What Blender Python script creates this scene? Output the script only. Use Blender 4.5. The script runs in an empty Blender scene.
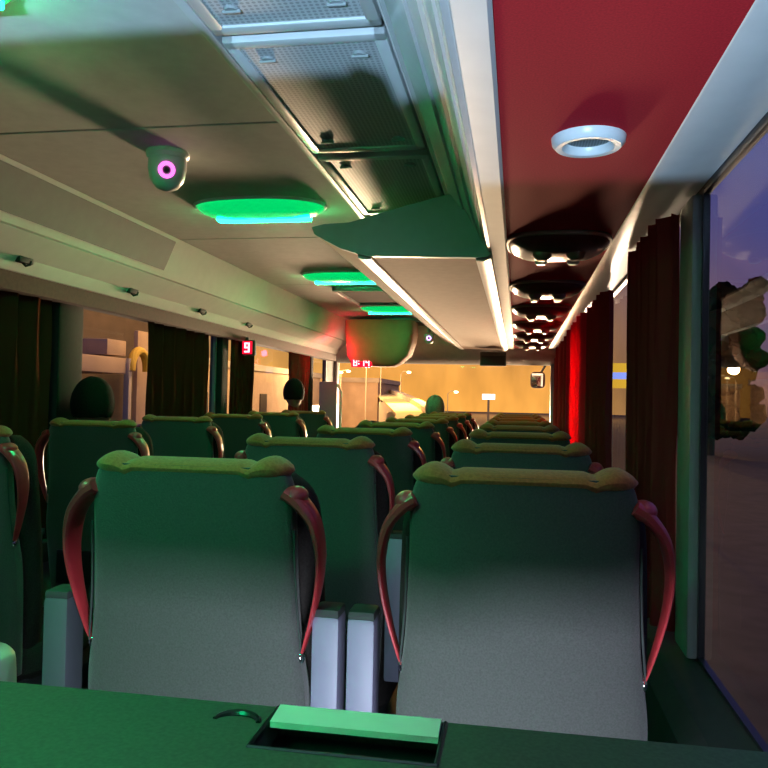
import bpy, bmesh, math, random
from mathutils import Vector, Matrix
random.seed(7)
C = bpy.context.scene.collection
PI = math.pi

# ------------------------------------------------------------------ materials
def nt_mat(name):
    m = bpy.data.materials.new(name); m.use_nodes = True
    nt = m.node_tree; nt.nodes.clear()
    out = nt.nodes.new('ShaderNodeOutputMaterial')
    return m, nt, out

def mat(name, col, rough=.6, metal=0., noise=.12, scale=60., bump=0., coat=0., spec=.5, sheen=0.):
    m, nt, out = nt_mat(name)
    b = nt.nodes.new('ShaderNodeBsdfPrincipled')
    b.inputs['Roughness'].default_value = rough
    b.inputs['Metallic'].default_value = metal
    b.inputs['Coat Weight'].default_value = coat
    b.inputs['Coat Roughness'].default_value = .12
    b.inputs['Specular IOR Level'].default_value = spec
    if sheen: b.inputs['Sheen Weight'].default_value = sheen
    tc = nt.nodes.new('ShaderNodeTexCoord')
    n = nt.nodes.new('ShaderNodeTexNoise'); n.inputs['Scale'].default_value = scale; n.inputs['Detail'].default_value = 4
    nt.links.new(tc.outputs['Object'], n.inputs['Vector'])
    r = nt.nodes.new('ShaderNodeMapRange'); r.inputs['From Min'].default_value = .3; r.inputs['From Max'].default_value = .7
    r.inputs['To Min'].default_value = 1 - noise; r.inputs['To Max'].default_value = 1 + noise
    nt.links.new(n.outputs['Fac'], r.inputs['Value'])
    mul = nt.nodes.new('ShaderNodeVectorMath'); mul.operation = 'SCALE'
    mul.inputs[0].default_value = col[:3]
    nt.links.new(r.outputs['Result'], mul.inputs['Scale'])
    nt.links.new(mul.outputs['Vector'], b.inputs['Base Color'])
    if bump:
        bp = nt.nodes.new('ShaderNodeBump'); bp.inputs['Strength'].default_value = bump; bp.inputs['Distance'].default_value = .004
        nt.links.new(n.outputs['Fac'], bp.inputs['Height']); nt.links.new(bp.outputs['Normal'], b.inputs['Normal'])
    nt.links.new(b.outputs['BSDF'], out.inputs['Surface'])
    return m

def emit(name, col, s):
    m, nt, out = nt_mat(name)
    e = nt.nodes.new('ShaderNodeEmission'); e.inputs['Color'].default_value = (*col, 1); e.inputs['Strength'].default_value = s
    nt.links.new(e.outputs['Emission'], out.inputs['Surface'])
    return m

def glow_plastic(name, col, s, base):
    m, nt, out = nt_mat(name)
    b = nt.nodes.new('ShaderNodeBsdfPrincipled'); b.inputs['Base Color'].default_value = (*base, 1); b.inputs['Roughness'].default_value = .25
    b.inputs['Emission Color'].default_value = (*col, 1); b.inputs['Emission Strength'].default_value = s
    nt.links.new(b.outputs['BSDF'], out.inputs['Surface'])
    return m

def glass(name, tint=(.92, .94, .95), ior=1.45, rough=0.):
    m, nt, out = nt_mat(name)
    t = nt.nodes.new('ShaderNodeBsdfTransparent'); t.inputs['Color'].default_value = (*tint, 1)
    g = nt.nodes.new('ShaderNodeBsdfGlossy'); g.inputs['Roughness'].default_value = rough
    fr = nt.nodes.new('ShaderNodeFresnel'); fr.inputs['IOR'].default_value = ior
    mx = nt.nodes.new('ShaderNodeMixShader')
    ge = nt.nodes.new('ShaderNodeNewGeometry'); inv = nt.nodes.new('ShaderNodeMath'); inv.operation = 'SUBTRACT'; inv.inputs[0].default_value = 1.
    ml = nt.nodes.new('ShaderNodeMath'); ml.operation = 'MULTIPLY'          # a pane reflects once, at the face the ray enters
    nt.links.new(ge.outputs['Backfacing'], inv.inputs[1]); nt.links.new(fr.outputs['Fac'], ml.inputs[0]); nt.links.new(inv.outputs[0], ml.inputs[1])
    nt.links.new(ml.outputs[0], mx.inputs['Fac']); nt.links.new(t.outputs['BSDF'], mx.inputs[1]); nt.links.new(g.outputs['BSDF'], mx.inputs[2])
    nt.links.new(mx.outputs['Shader'], out.inputs['Surface'])
    return m

def cloth_translucent(name, col, tr):
    m, nt, out = nt_mat(name)
    d = nt.nodes.new('ShaderNodeBsdfDiffuse'); d.inputs['Color'].default_value = (*col, 1)
    t = nt.nodes.new('ShaderNodeBsdfTranslucent'); t.inputs['Color'].default_value = (*col, 1)
    mx = nt.nodes.new('ShaderNodeMixShader'); mx.inputs['Fac'].default_value = tr
    w = nt.nodes.new('ShaderNodeTexNoise'); w.inputs['Scale'].default_value = 400
    bp = nt.nodes.new('ShaderNodeBump'); bp.inputs['Strength'].default_value = .15; bp.inputs['Distance'].default_value = .002
    nt.links.new(w.outputs['Fac'], bp.inputs['Height']); nt.links.new(bp.outputs['Normal'], d.inputs['Normal'])
    nt.links.new(d.outputs['BSDF'], mx.inputs[1]); nt.links.new(t.outputs['BSDF'], mx.inputs[2])
    nt.links.new(mx.outputs['Shader'], out.inputs['Surface'])
    return m

def perforated(name, col, hole, pitch):
    m, nt, out = nt_mat(name)
    b = nt.nodes.new('ShaderNodeBsdfPrincipled'); b.inputs['Roughness'].default_value = .5
    tc = nt.nodes.new('ShaderNodeTexCoord')
    s = nt.nodes.new('ShaderNodeVectorMath'); s.operation = 'MULTIPLY'; s.inputs[1].default_value = (1/pitch, 1/pitch, 0)
    f = nt.nodes.new('ShaderNodeVectorMath'); f.operation = 'FRACTION'
    o = nt.nodes.new('ShaderNodeVectorMath'); o.operation = 'SUBTRACT'; o.inputs[1].default_value = (.5, .5, 0)
    l = nt.nodes.new('ShaderNodeVectorMath'); l.operation = 'LENGTH'
    c = nt.nodes.new('ShaderNodeMath'); c.operation = 'LESS_THAN'; c.inputs[1].default_value = .33
    mx = nt.nodes.new('ShaderNodeMix'); mx.data_type = 'RGBA'
    mx.inputs['A'].default_value = (*col, 1); mx.inputs['B'].default_value = (*hole, 1)
    nt.links.new(tc.outputs['Object'], s.inputs[0]); nt.links.new(s.outputs[0], f.inputs[0]); nt.links.new(f.outputs[0], o.inputs[0])
    nt.links.new(o.outputs[0], l.inputs[0]); nt.links.new(l.outputs['Value'], c.inputs[0]); nt.links.new(c.outputs[0], mx.inputs['Factor'])
    nt.links.new(mx.outputs['Result'], b.inputs['Base Color']); nt.links.new(b.outputs['BSDF'], out.inputs['Surface'])
    return m

M = dict(
    ceiling=mat('ceiling_vinyl', (.62, .62, .60), .85, noise=.05, scale=25, bump=.05, spec=.08),
    white=mat('white_plastic', (.68, .69, .68), .32, noise=.03, scale=15),
    trim=mat('glossy_white_trim', (.66, .67, .67), .38, noise=.03, scale=15),
    cove=mat('matte_cove_vinyl', (.60, .60, .58), .85, noise=.03, scale=15, spec=.06),
    console=mat('tan_console_vinyl', (.42, .25, .15), .8, noise=.04, scale=20, spec=.1),
    valance=mat('glossy_valance', (.66, .67, .67), .24, noise=.03, scale=15, coat=.3),
    grey=mat('grey_plastic', (.32, .34, .34), .45, noise=.04, scale=20),
    darkgrey=mat('dark_grey_plastic', (.045, .05, .05), .7, noise=.08, scale=30, spec=.12),
    panel=mat('dark_hatch_vinyl', (.10, .115, .11), .8, noise=.06, scale=20),
    red=mat('red_vinyl', (.50, .016, .028), .9, noise=.16, scale=260, bump=.1, spec=.08),
    fabric=mat('grey_seat_fabric', (.072, .069, .068), .9, noise=.16, scale=300, bump=.25, spec=.15, sheen=.25),
    cushion=mat('charcoal_plush', (.030, .026, .024), .95, noise=.25, scale=220, bump=.3, spec=.1),
    roll=mat('tan_headrest_cover', (.40, .125, .04), .9, noise=.2, scale=180, bump=.3, spec=.15, sheen=.2),
    wing=mat('red_wing_leather', (.48, .035, .045), .32, noise=.06, scale=40, coat=.3),
    black=mat('black_plastic', (.012, .012, .013), .3, noise=.1, scale=40),
    chrome=mat('chrome', (.75, .77, .8), .12, 1., noise=.02, scale=10),
    bluegrey=mat('blue_grey_plastic', (.075, .085, .10), .5, noise=.04, scale=30),
    arm=mat('pale_armrest_plastic', (.19, .172, .26), .5, noise=.04, scale=30),
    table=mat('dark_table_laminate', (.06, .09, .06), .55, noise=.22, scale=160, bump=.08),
    flap=mat('reflection_pale_flap', (.74, .80, .66), .4, noise=.05, scale=10),  # pale colour stands in for the green lamp's reflection
    psu=mat('dark_red_gloss', (.12, .014, .016), .3, noise=.08, scale=20, coat=.2),
    silver=mat('silver_trim', (.30, .23, .18), .45, .7, noise=.03, scale=20),
    floor=mat('floor_vinyl', (.05, .05, .055), .7, noise=.15, scale=50),
    wall=mat('wall_vinyl', (.10, .10, .10), .7, noise=.08, scale=30),
    post=mat('grey_window_post', (.20, .22, .21), .45, noise=.05, scale=20),
    pelmet=mat('brown_pelmet', (.075, .03, .022), .9, noise=.15, scale=60),
    curtain=cloth_translucent('dark_red_curtain', (.25, .036, .034), .12),
    curtain2=cloth_translucent('brown_curtain', (.07, .020, .012), .10),
    curtain3=cloth_translucent('lit_red_curtain', (.55, .035, .07), .35),  # brighter than the other curtains: the red light is put into its colour
    glass=glass('window_glass', ior=1.17),
    wind=glass('windscreen_glass', (.95, .93, .88), ior=1.3),
    lens=glow_plastic('green_lamp_lens', (.0, 1., .22), .50, (.02, .5, .15)),
    core=emit('green_lamp_tube', (.0015, 1., .27), 75.),
    magenta=emit('magenta_ring', (1., .12, .75), 2.2),
    violet=emit('violet_ring', (.8, .35, 1.), 3.),
    redseg=emit('red_digits', (1., .20, .24), 5.),
    redglow=glow_plastic('red_display_window', (1., .0, .03), 1.1, (.3, .01, .01)),
    skin=mat('skin', (.32, .19, .13), .6, noise=.06, scale=30),
    hair=mat('dark_hair', (.010, .009, .008), .85, noise=.3, scale=160, bump=.4, spec=.1),
    greyhair=mat('grey_hair', (.17, .19, .17), .9, noise=.3, scale=160, bump=.4, spec=.1),
    shirt=mat('dark_shirt', (.03, .03, .035), .9, noise=.15, scale=120),
    trousers=mat('dark_trousers', (.02, .022, .03), .9, noise=.15, scale=120),
    case=mat('pale_suitcase_shell', (.72, .76, .70), .4, noise=.04, scale=20),
    asphalt=mat('asphalt', (.055, .048, .045), .9, noise=.25, scale=3),
    concrete=mat('pale_concrete', (.55, .50, .42), .8, noise=.12, scale=1.2),
    facade=mat('brown_facade', (.10, .075, .06), .85, noise=.2, scale=2),
    plaster=mat('peach_plaster', (.55, .42, .30), .85, noise=.1, scale=1.5),
    leaf=mat('dark_foliage', (.006, .006, .006), 1., noise=.4, scale=3, spec=0),
    bark=mat('bark', (.02, .015, .012), .9, noise=.3, scale=6),
    yellow=mat('yellow_paint', (.8, .55, .06), .5, noise=.05, scale=4),
    signyellow=emit('sign_yellow', (1., .55, .05), .95),
    signblue=emit('sign_blue', (.30, .38, 1.), 1.3),
    signwhite=emit('sign_white_lit', (.80, .9, 1.), 3.),
    lampw=emit('street_lamp_glow', (1., .72, .38), 9.),
    lampr=emit('red_lamp_glow', (1., .05, .08), 4.),
    steel=mat('painted_steel', (.25, .25, .26), .5, .4, noise=.06, scale=8),
    carpaint=mat('pale_car_paint', (.5, .5, .55), .2, noise=.02, scale=4, coat=1.),
    tyre=mat('tyre_rubber', (.015, .015, .015), .8),
)

# ------------------------------------------------------------------ mesh helpers
def link(name, bm, m, parent=None, loc=None, smooth=True, kind=None, angle=35):
    me = bpy.data.meshes.new(name)
    bmesh.ops.recalc_face_normals(bm, faces=bm.faces[:])
    bm.to_mesh(me); bm.free()
    ms = m if isinstance(m, (list, tuple)) else [m]
    for x in ms: me.materials.append(x)
    if smooth:
        me.polygons.foreach_set('use_smooth', [True] * len(me.polygons))
        me.set_sharp_from_angle(angle=math.radians(angle))
    o = bpy.data.objects.new(name, me); C.objects.link(o)
    if parent: o.parent = parent
    if loc: o.location = loc
    if kind: o['kind'] = kind
    return o

def bx(bm, x0, x1, y0, y1, z0, z1, bev=0., seg=2, mi=0):
    r = bmesh.ops.create_cube(bm, size=1)
    vs = r['verts']
    for v in vs:
        v.co = Vector((x0 + (v.co.x + .5) * (x1 - x0), y0 + (v.co.y + .5) * (y1 - y0), z0 + (v.co.z + .5) * (z1 - z0)))
    fs = list({f for v in vs for f in v.link_faces})
    for f in fs: f.material_index = mi
    if bev:
        es = list({e for v in vs for e in v.link_edges})
        bmesh.ops.bevel(bm, geom=es, offset=bev, segments=seg, affect='EDGES', profile=.6)
    return bm

def box(*a, **k):
    return bx(bmesh.new(), *a, **k)

def prism(bm, pts, y0, y1, axis='y'):
    """closed polygon (u,v) extruded; axis y: (u,v)=(x,z); x: (y,z); z: (x,y)"""
    def P(u, v, w):
        return {'y': (u, w, v), 'x': (w, u, v), 'z': (u, v, w)}[axis]
    a = [bm.verts.new(P(u, v, y0)) for u, v in pts]; b = [bm.verts.new(P(u, v, y1)) for u, v in pts]
    n = len(pts)
    bm.faces.new(a); bm.faces.new(b[::-1])
    for i in range(n): bm.faces.new((a[i], a[(i + 1) % n], b[(i + 1) % n], b[i]))
    return bm

def strip(bm, pts, y0, y1, t=.012):
    """open XZ profile extruded along Y, given a thickness upward/outward"""
    n = []
    for i in range(len(pts)):
        p = Vector(pts[max(i - 1, 0)]); q = Vector(pts[min(i + 1, len(pts) - 1)])
        d = (q - p).normalized(); n.append(Vector((-d.y, d.x)))
    off = [(p[0] + m.x * t, p[1] + m.y * t) for p, m in zip(pts, n)]
    return prism(bm, list(pts) + off[::-1], y0, y1)

def loft(bm, rings, cap=True):
    vs = [[bm.verts.new(p) for p in r] for r in rings]
    n = len(rings[0])
    for a, b in zip(vs, vs[1:]):
        for i in range(n): bm.faces.new((a[i], a[(i + 1) % n], b[(i + 1) % n], b[i]))
    if cap:
        bm.faces.new(vs[0][::-1]); bm.faces.new(vs[-1])
    return bm

def sell(hx, hy, n=28, e=4.):
    out = []
    for i in range(n):
        t = 2 * PI * i / n; c, s = math.cos(t), math.sin(t)
        out.append((hx * math.copysign(abs(c) ** (2 / e), c), hy * math.copysign(abs(s) ** (2 / e), s)))
    return out

def tube(bm, pts, rad, n=10):
    pts = [Vector(p) for p in pts]
    rs = rad if isinstance(rad, (list, tuple)) else [rad] * len(pts)
    rings = []; up = Vector((.3, .2, 1)).normalized()
    for i, p in enumerate(pts):
        d = (pts[min(i + 1, len(pts) - 1)] - pts[max(i - 1, 0)]).normalized()
        a = d.cross(up)
        if a.length < 1e-3: a = d.cross(Vector((1, 0, 0)))
        a.normalize(); b = d.cross(a).normalized()
        rings.append([p + (a * math.cos(2 * PI * k / n) + b * math.sin(2 * PI * k / n)) * rs[i] for k in range(n)])
    return loft(bm, rings)

def lathe(bm, prof, c=(0, 0, 0), n=32, sx=1., sy=1.):
    rings = [[(c[0] + r * sx * math.cos(2 * PI * k / n), c[1] + r * sy * math.sin(2 * PI * k / n), c[2] + z) for k in range(n)] for r, z in prof]
    return loft(bm, rings)

def ball(bm, c, r, sx=1, sy=1, sz=1, u=20, v=12):
    g = bmesh.ops.create_uvsphere(bm, u_segments=u, v_segments=v, radius=r)
    for w in g['verts']: w.co = Vector((c[0] + w.co.x * sx, c[1] + w.co.y * sy, c[2] + w.co.z * sz))
    return bm

def torus(bm, c, R, r, n=32, k=10, frame=None):
    fx, fy = frame or (Vector((1, 0, 0)), Vector((0, 1, 0))); fz = fx.cross(fy)
    rings = []
    for i in range(n):
        t = 2 * PI * i / n; d = fx * math.cos(t) + fy * math.sin(t)
        rings.append([Vector(c) + d * (R + r * math.cos(2 * PI * j / k)) + fz * r * math.sin(2 * PI * j / k) for j in range(k)])
    vs = [[bm.verts.new(p) for p in r_] for r_ in rings]
    for i in range(n):
        for j in range(k):
            bm.faces.new((vs[i][j], vs[(i + 1) % n][j], vs[(i + 1) % n][(j + 1) % k], vs[i][(j + 1) % k]))
    return bm

def crom(pts, n=6):
    """Catmull-Rom through tuples of any dimension"""
    out = []
    P = [pts[0]] + list(pts) + [pts[-1]]
    for i in range(1, len(P) - 2):
        for s in range(n):
            t = s / n
            out.append(tuple(.5 * (2 * b + (c - a) * t + (2 * a - 5 * b + 4 * c - d) * t * t + (3 * b - a - 3 * c + d) * t ** 3)
                             for a, b, c, d in zip(P[i - 1], P[i], P[i + 1], P[i + 2])))
    out.append(tuple(pts[-1]))
    return out

def tag(o, label, cat, group=None):
    o['label'] = label; o['category'] = cat
    if group: o['group'] = group
    return o

def thing(name, label, cat, loc=(0, 0, 0), group=None, rotz=0.):
    o = bpy.data.objects.new(name, None); C.objects.link(o); o.location = loc; o.rotation_euler.z = rotz
    o.empty_display_size = .1
    return tag(o, label, cat, group)

def dup(root, loc, label, rotz=None, skip=()):
    r = root.copy(); C.objects.link(r); r.location = loc; r['label'] = label
    if rotz is not None: r.rotation_euler.z = rotz
    for ch in list(root.children):
        if ch.get('slot', '') in skip and ch.get('slot'): continue
        c = ch.copy(); C.objects.link(c); c.parent = r
        for g in list(ch.children):
            d = g.copy(); C.objects.link(d); d.parent = c
    return r

# ------------------------------------------------------------------ the shell
YB, YF = -1.5, 8.7
XL, XR = -2.08, .48
link('floor', box(XL - .04, XR + .04, YB, YF + .35, -.06, 0), M['floor'], kind='structure', smooth=False)
link('roof', box(XL - .06, XR + .06, YB - .05, YF + .1, 2.2, 2.26), M['grey'], kind='structure', smooth=False)

# ceiling: separate lining panels with narrow dark gaps over a backing
bm = bmesh.new()
seams = [YB, .55, 2.14, 3.72, 5.28, 6.9, 8.05]
for a, b in zip(seams, seams[1:]):
    bx(bm, -1.735, -.69, a + .004, b - .004, 2.1, 2.125, .004, 1)
bx(bm, -1.76, .1, YB, 8.1, 2.135, 2.16)
link('ceiling', bm, M['ceiling'], kind='structure', smooth=False)

# left cove: two facets and a rounded lower lip, in one moulding
bm = bmesh.new()
strip(bm, [(-1.735, 2.1), (-1.80, 1.945), (-1.822, 1.905)], YB, 8.3, -.015)
strip(bm, [(-1.826, 1.898), (-1.90, 1.845), (-1.95, 1.815)], YB, 8.3, -.015)
strip(bm, [(-1.93, 1.832), (-1.955, 1.795), (-1.975, 1.775), (-1.995, 1.772), (-2.01, 1.785)], YB, 8.3, -.012)
link('trim_1', bm, M['cove'], kind='structure')
link('trim_2', box(XL + .002, -1.985, YB, 8.3, 1.70, 1.80, .01), M['pelmet'], kind='structure')

# walls
def wall(name, x0, x1, openings, zlo, zhi):
    bm = bmesh.new()
    bx(bm, x0, x1, YB, YF, 0, zlo); bx(bm, x0, x1, YB, YF, zhi, 2.2)
    y = YB
    for a, b in openings + [(YF, YF)]:
        if a > y + 1e-4: bx(bm, x0, x1, y, a, zlo, zhi)
        y = b
    return link(name, bm, M['wall'], kind='structure', smooth=False)
LW = [(-.2, 1.25), (1.45, 3.14), (3.34, 5.08), (5.2, 7.42), (7.52, 8.22)]
RW = [(.45, 2.14), (2.3, 4.3), (4.42, 6.6), (6.72, 8.5)]
wall('wall_left', XL - .04, XL, LW, .64, 1.735)
wall('wall_right', XR, XR + .012, RW, .63, 1.872)
for i, (a, b) in enumerate(LW):
    w = link('window_%d' % (i + 1), box(XL - .026, XL - .02, a, b, .64, 1.735), M['glass'], kind='structure', smooth=False)
    bm = bmesh.new()
    for z in (.64, 1.715): bx(bm, XL - .012, XL + .008, a, b, z, z + .02)
    for y in (a, b - .02): bx(bm, XL - .012, XL + .008, y, y + .02, .64, 1.735)
    link('window_frame', bm, M['post'], w, smooth=False)
for i, (a, b) in enumerate(RW):
    w = link('window_%d' % (i + 6), box(XR + .003, XR + .008, a, b, .63, 1.872), M['glass'], kind='structure', smooth=False)
    bm = bmesh.new()
    for z in (.63, 1.857): bx(bm, XR - .004, XR + .013, a, b, z, z + .010)
    for y in (a, b - .008): bx(bm, XR - .004, XR + .013, y + (.012 if y == a else 0) - .004, y + .012, .63, 1.872)
    link('window_frame', bm, M['black'], w, smooth=False)
# window posts proud of the walls
bm = bmesh.new()
for a, b in zip(LW, LW[1:]): bx(bm, XL, XL + .05, a[1], b[0], .64, 1.74, .012)
link('trim_3', bm, mat('dark_post', (.018, .022, .020), .8, spec=.1), kind='structure')
bm = bmesh.new()
for a, b in zip(RW, RW[1:]): bx(bm, XR - .03, XR - .001, a[1], b[0], .63, 1.86, .01)
link('trim_4', bm, M['post'], kind='structure')
# sills
link('trim_5', prism(bmesh.new(), [(.36, .0), (.36, .56), (.40, .60), (.478, .628), (.478, 0)], YB, YF - .1), M['darkgrey'], kind='structure', smooth=False)
link('trim_6', box(XL + .001, XL + .06, YB, YF - .6, .55, .64, .012), M['darkgrey'], kind='structure')
# rear wall with its window opening (behind the photographer)
bm = bmesh.new()
bx(bm, XL, XR, YB - .04, YB, 0, .55); bx(bm, XL, XR, YB - .04, YB, 1.5, 2.2)
bx(bm, XL, -1.6, YB - .04, YB, .55, 1.5); bx(bm, .3, XR, YB - .04, YB, .55, 1.5)
link('wall_back', bm, M['wall'], kind='structure', smooth=False)
# front: bulkhead over the windscreen, low wall under it, corner pillars
bm = bmesh.new()
prism(bm, [(8.05, 2.12), (8.05, 2.05), (8.18, 1.86), (8.35, 1.74), (8.72, 1.70), (8.72, 2.2), (8.05, 2.2)], XL, XR, 'x')
link('wall_front', bm, M['ceiling'], kind='structure')
bm = bmesh.new()
bx(bm, XL, XR, YF + .25, YF + .32, 0, .85, .02)
link('wall_front_lower', bm, M['darkgrey'], kind='structure')
bm = bmesh.new()
bx(bm, XL - .05, XL + .03, 8.62, 8.76, .8, 1.75, .015); bx(bm, XR - .12, XR + .05, 8.62, 8.76, .8, 1.75, .015)
link('trim_7', bm, M['grey'], kind='structure')
w = link('window_10', box(XL + .03, XR - .12, 8.70, 8.708, .85, 1.71), M['wind'], kind='structure', smooth=False)

# dashboard, steering wheel
d = thing('dashboard', 'long dark dashboard under the orange windscreen', 'dashboard', (-.8, 8.72, 0))
link('body', prism(bmesh.new(), [(-.35, .0), (-.40, .55), (-.32, .80), (-.05, .90), (.22, .86), (.22, 0)], -1.22, 1.05, 'x'), M['darkgrey'], d)
link('binnacle', loft(bmesh.new(), [[(-.75 + x, -.2 + y * (1 - .3 * z / .12), .84 + z) for x, y in sell(.22, .12)] for z in (0, .05, .10, .12)]), M['black'], d)
s = thing('steering_wheel', 'dark steering wheel in front of the dashboard', 'steering wheel', (-1.55, 8.12, .0))
fy = Vector((0, .5, .86)).normalized()
link('rim', torus(bmesh.new(), (0, 0, .86), .21, .015, frame=(Vector((1, 0, 0)), fy)), M['black'], s)
bm = bmesh.new(); tube(bm, [(-.2, 0, .86), (0, .03, .84), (.2, 0, .86)], .014); tube(bm, [(0, .03, .84), (0, .07, .45), (0, .07, 0)], .02)
link('column', bm, M['black'], s)

# ------------------------------------------------------------------ right overhead rack with red underside
rk = thing('overhead_luggage_rack', 'long red-bottomed luggage rack with white edges above the right windows', 'luggage rack', (0, 0, 1.85))
link('red_underside', box(-.044, .31, YB, 8.2, 0, .03), M['red'], rk, smooth=False)['label'] = 'red vinyl underside'
link('inner_edge_trim', prism(bmesh.new(), [(-.106, .006), (-.10, -.006), (-.05, -.010), (-.043, -.004), (-.043, .05), (-.10, .05)], YB, 8.3), M['trim'], rk)
link('outer_edge_trim', prism(bmesh.new(), [(.309, .0), (.314, -.003), (.385, .0), (.445, .018), (.47, .022), (.47, .06), (.309, .06)], YB, 8.3), M['trim'], rk)
link('valance', strip(bmesh.new(), [(-.285, .262), (-.272, .240), (-.262, .238), (-.235, .205), (-.205, .165), (-.198, .168), (-.178, .135),
     (-.160, .095), (-.152, .096), (-.138, .062), (-.122, .030), (-.116, .030), (-.104, .002)], YB, 8.2, -.012), M['valance'], rk)

# recessed speaker / downlight on the red underside
dl = thing('ceiling_speaker', 'round white-rimmed speaker set in the red underside', 'speaker', (.137, 1.636, 1.85))
link('rim', lathe(bmesh.new(), [(.045, .0), (.046, -.010), (.054, -.020), (.066, -.021), (.074, -.012), (.076, 0)], n=40), M['white'], dl)
link('grille', lathe(bmesh.new(), [(.002, -.0075), (.03, -.007), (.047, -.004), (.047, .0)], n=32), perforated('speaker_mesh', (.20, .23, .23), (.07, .08, .08), .006), dl)

# glossy service panels further along
psu0 = None
ps_y = [2.70, 3.72, 4.62, 5.52, 6.42, 7.32]
ords = ['nearest the round white speaker', 'second from the round white speaker', 'third from the round white speaker', 'fourth from the round white speaker', 'fifth from the round white speaker', 'last before the windscreen']
for y, w_ in zip(ps_y, ords):
    lab = 'glossy dark reading-light panel on the red rack underside, ' + w_
    if psu0 is None:
        psu0 = thing('ceiling_service_panel', lab, 'reading light panel', (.13, y, 1.85), 'reading light panels on the red rack')
        link('housing', loft(bmesh.new(), [[(x, yy * 1.0, z) for x, yy in sell(.17 * k, .19 * k, 36, 3.)] for k, z in ((1, .001), (.98, -.012), (.90, -.028), (.72, -.044), (.4, -.054), (.05, -.057))]), M['psu'], psu0)
        link('bezel', torus(bmesh.new(), (0, 0, 0), 1, .0, 4, 3) if False else loft(bmesh.new(), [[(x * k, yy * k, z) for x, yy in sell(.175, .195, 40, 3.)] for k, z in ((1.0, .001), (1.01, -.006), (1.0, -.012), (.965, -.014), (.955, -.006), (.955, .001))], cap=False), M['silver'], psu0)
        for sx in (-1, 1):
            link('air_nozzle', lathe(bmesh.new(), [(.004, -.075), (.016, -.074), (.026, -.068), (.032, -.055), (.034, -.03)], (sx * .055, -.06, 0), 20), M['silver'], psu0)
            link('reading_light', lathe(bmesh.new(), [(.003, -.070), (.014, -.070), (.020, -.064), (.023, -.05), (.024, -.03)], (sx * .055, .05, 0), 20), M['white'], psu0)
    else:
        dup(psu0, (.13, y, 1.85), lab)

# ------------------------------------------------------------------ ceiling grilles (air unit)
perf = perforated('perforated_sheet', (.60, .62, .62), (.36, .38, .385), .0125)
gp = None
for (y0, y1), lab in zip(((.80, 1.575), (1.62, 2.37), (2.45, 3.2)), (
        'white perforated ceiling air grille at the photo top, nearest the camera', 'white perforated ceiling air grille half in head-shaped shadow',
        'perforated ceiling air grille lit orange just behind the grey-green rack end')):
    if gp is None:
        gp = thing('ceiling_vent_grille', lab, 'air grille', (-.478, (y0 + y1) / 2, 2.1), 'air grilles along the ceiling')
        hx, hy = .185, (y1 - y0) / 2
        bm = bmesh.new()
        bx(bm, -hx, hx, -hy, -hy + .035, -.018, .03, .006); bx(bm, -hx, hx, hy - .035, hy, -.018, .03, .006)
        bx(bm, -hx, -hx + .03, -hy, hy, -.018, .03, .006); bx(bm, hx - .03, hx, -hy, hy, -.018, .03, .006)
        link('frame', bm, M['white'], gp)
        link('perforated_sheet', box(-hx + .028, hx - .028, -hy + .033, hy - .033, -.012, .0), perf, gp, smooth=False)
        for lx, ly in ((-.11, -hy + .10), (.11, -hy + .10), (-.11, hy - .10), (.11, hy - .10)):
            bm = bmesh.new(); lathe(bm, [(.002, -.017), (.014, -.017), (.018, -.012)], (lx, ly, 0), 16); bx(bm, lx - .02, lx + .02, ly - .003, ly + .003, -.021, -.014, .001, 1)
            link('latch', bm, M['grey'], gp)
    else:
        dup(gp, (-.478, (y0 + y1) / 2, 2.1), lab)
# duct tray and edge rails around the grilles
bm = bmesh.new()
bx(bm, -.694, -.67, YB, 8.05, 2.088, 2.13, .004); bx(bm, -.288, -.27, YB, 8.05, 2.085, 2.13, .004)
link('trim_8', bm, M['white'], kind='structure')

# ------------------------------------------------------------------ dropped duct with teal grey end
Y0, Y1 = 2.85, 8.1
sec = [(-.60, 1.846), (-.56, 1.838), (-.16, 1.828), (-.118, 1.832), (-.100, 1.852), (-.110, 1.905), (-.195, 2.085), (-.45, 2.02), (-.64, 1.968), (-.74, 1.963), (-.785, 1.952), (-.775, 1.925), (-.74, 1.905), (-.67, 1.868)]
dk = thing('ceiling_duct', 'dropped ceiling locker with a grey-green winged rear end, running to the windscreen', 'overhead locker', (0, 0, 0))
link('shell', prism(bmesh.new(), sec, Y0 + .03, Y1), mat('tan_locker_vinyl', (.40, .27, .18), .85, noise=.05, scale=25, spec=.08), dk, angle=20)
bm = prism(bmesh.new(), sec, Y0, Y0 + .03)
bmesh.ops.scale(bm, vec=(1.012, 1, 1), verts=bm.verts[:], space=Matrix.Translation((.44, 0, 0)))
link('end_cap', bm, M['endcap'] if 'endcap' in M else mat('end_cap_plastic', (.36, .46, .42), .5, noise=.04, scale=20), dk, angle=20)
link('lower_trim', prism(bmesh.new(), [(-.615, 1.852), (-.61, 1.836), (-.585, 1.829), (-.56, 1.832), (-.56, 1.85)], Y0 + .03, Y1), M['trim'], dk)
link('lower_trim', prism(bmesh.new(), [(-.165, 1.84), (-.16, 1.822), (-.13, 1.818), (-.105, 1.830), (-.10, 1.85)], Y0 + .03, Y1), M['trim'], dk)
fm = thing('ceiling_monitor', 'dark folded monitor under the front end of the dropped locker', 'monitor', (-.25, 8.0, 1.70))
link('housing', box(-.135, .135, -.03, .03, -.045, .10, .012), M['panel'], fm)
link('screen', box(-.12, .12, -.034, -.028, -.035, .06), M['black'], fm, smooth=False)

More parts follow.
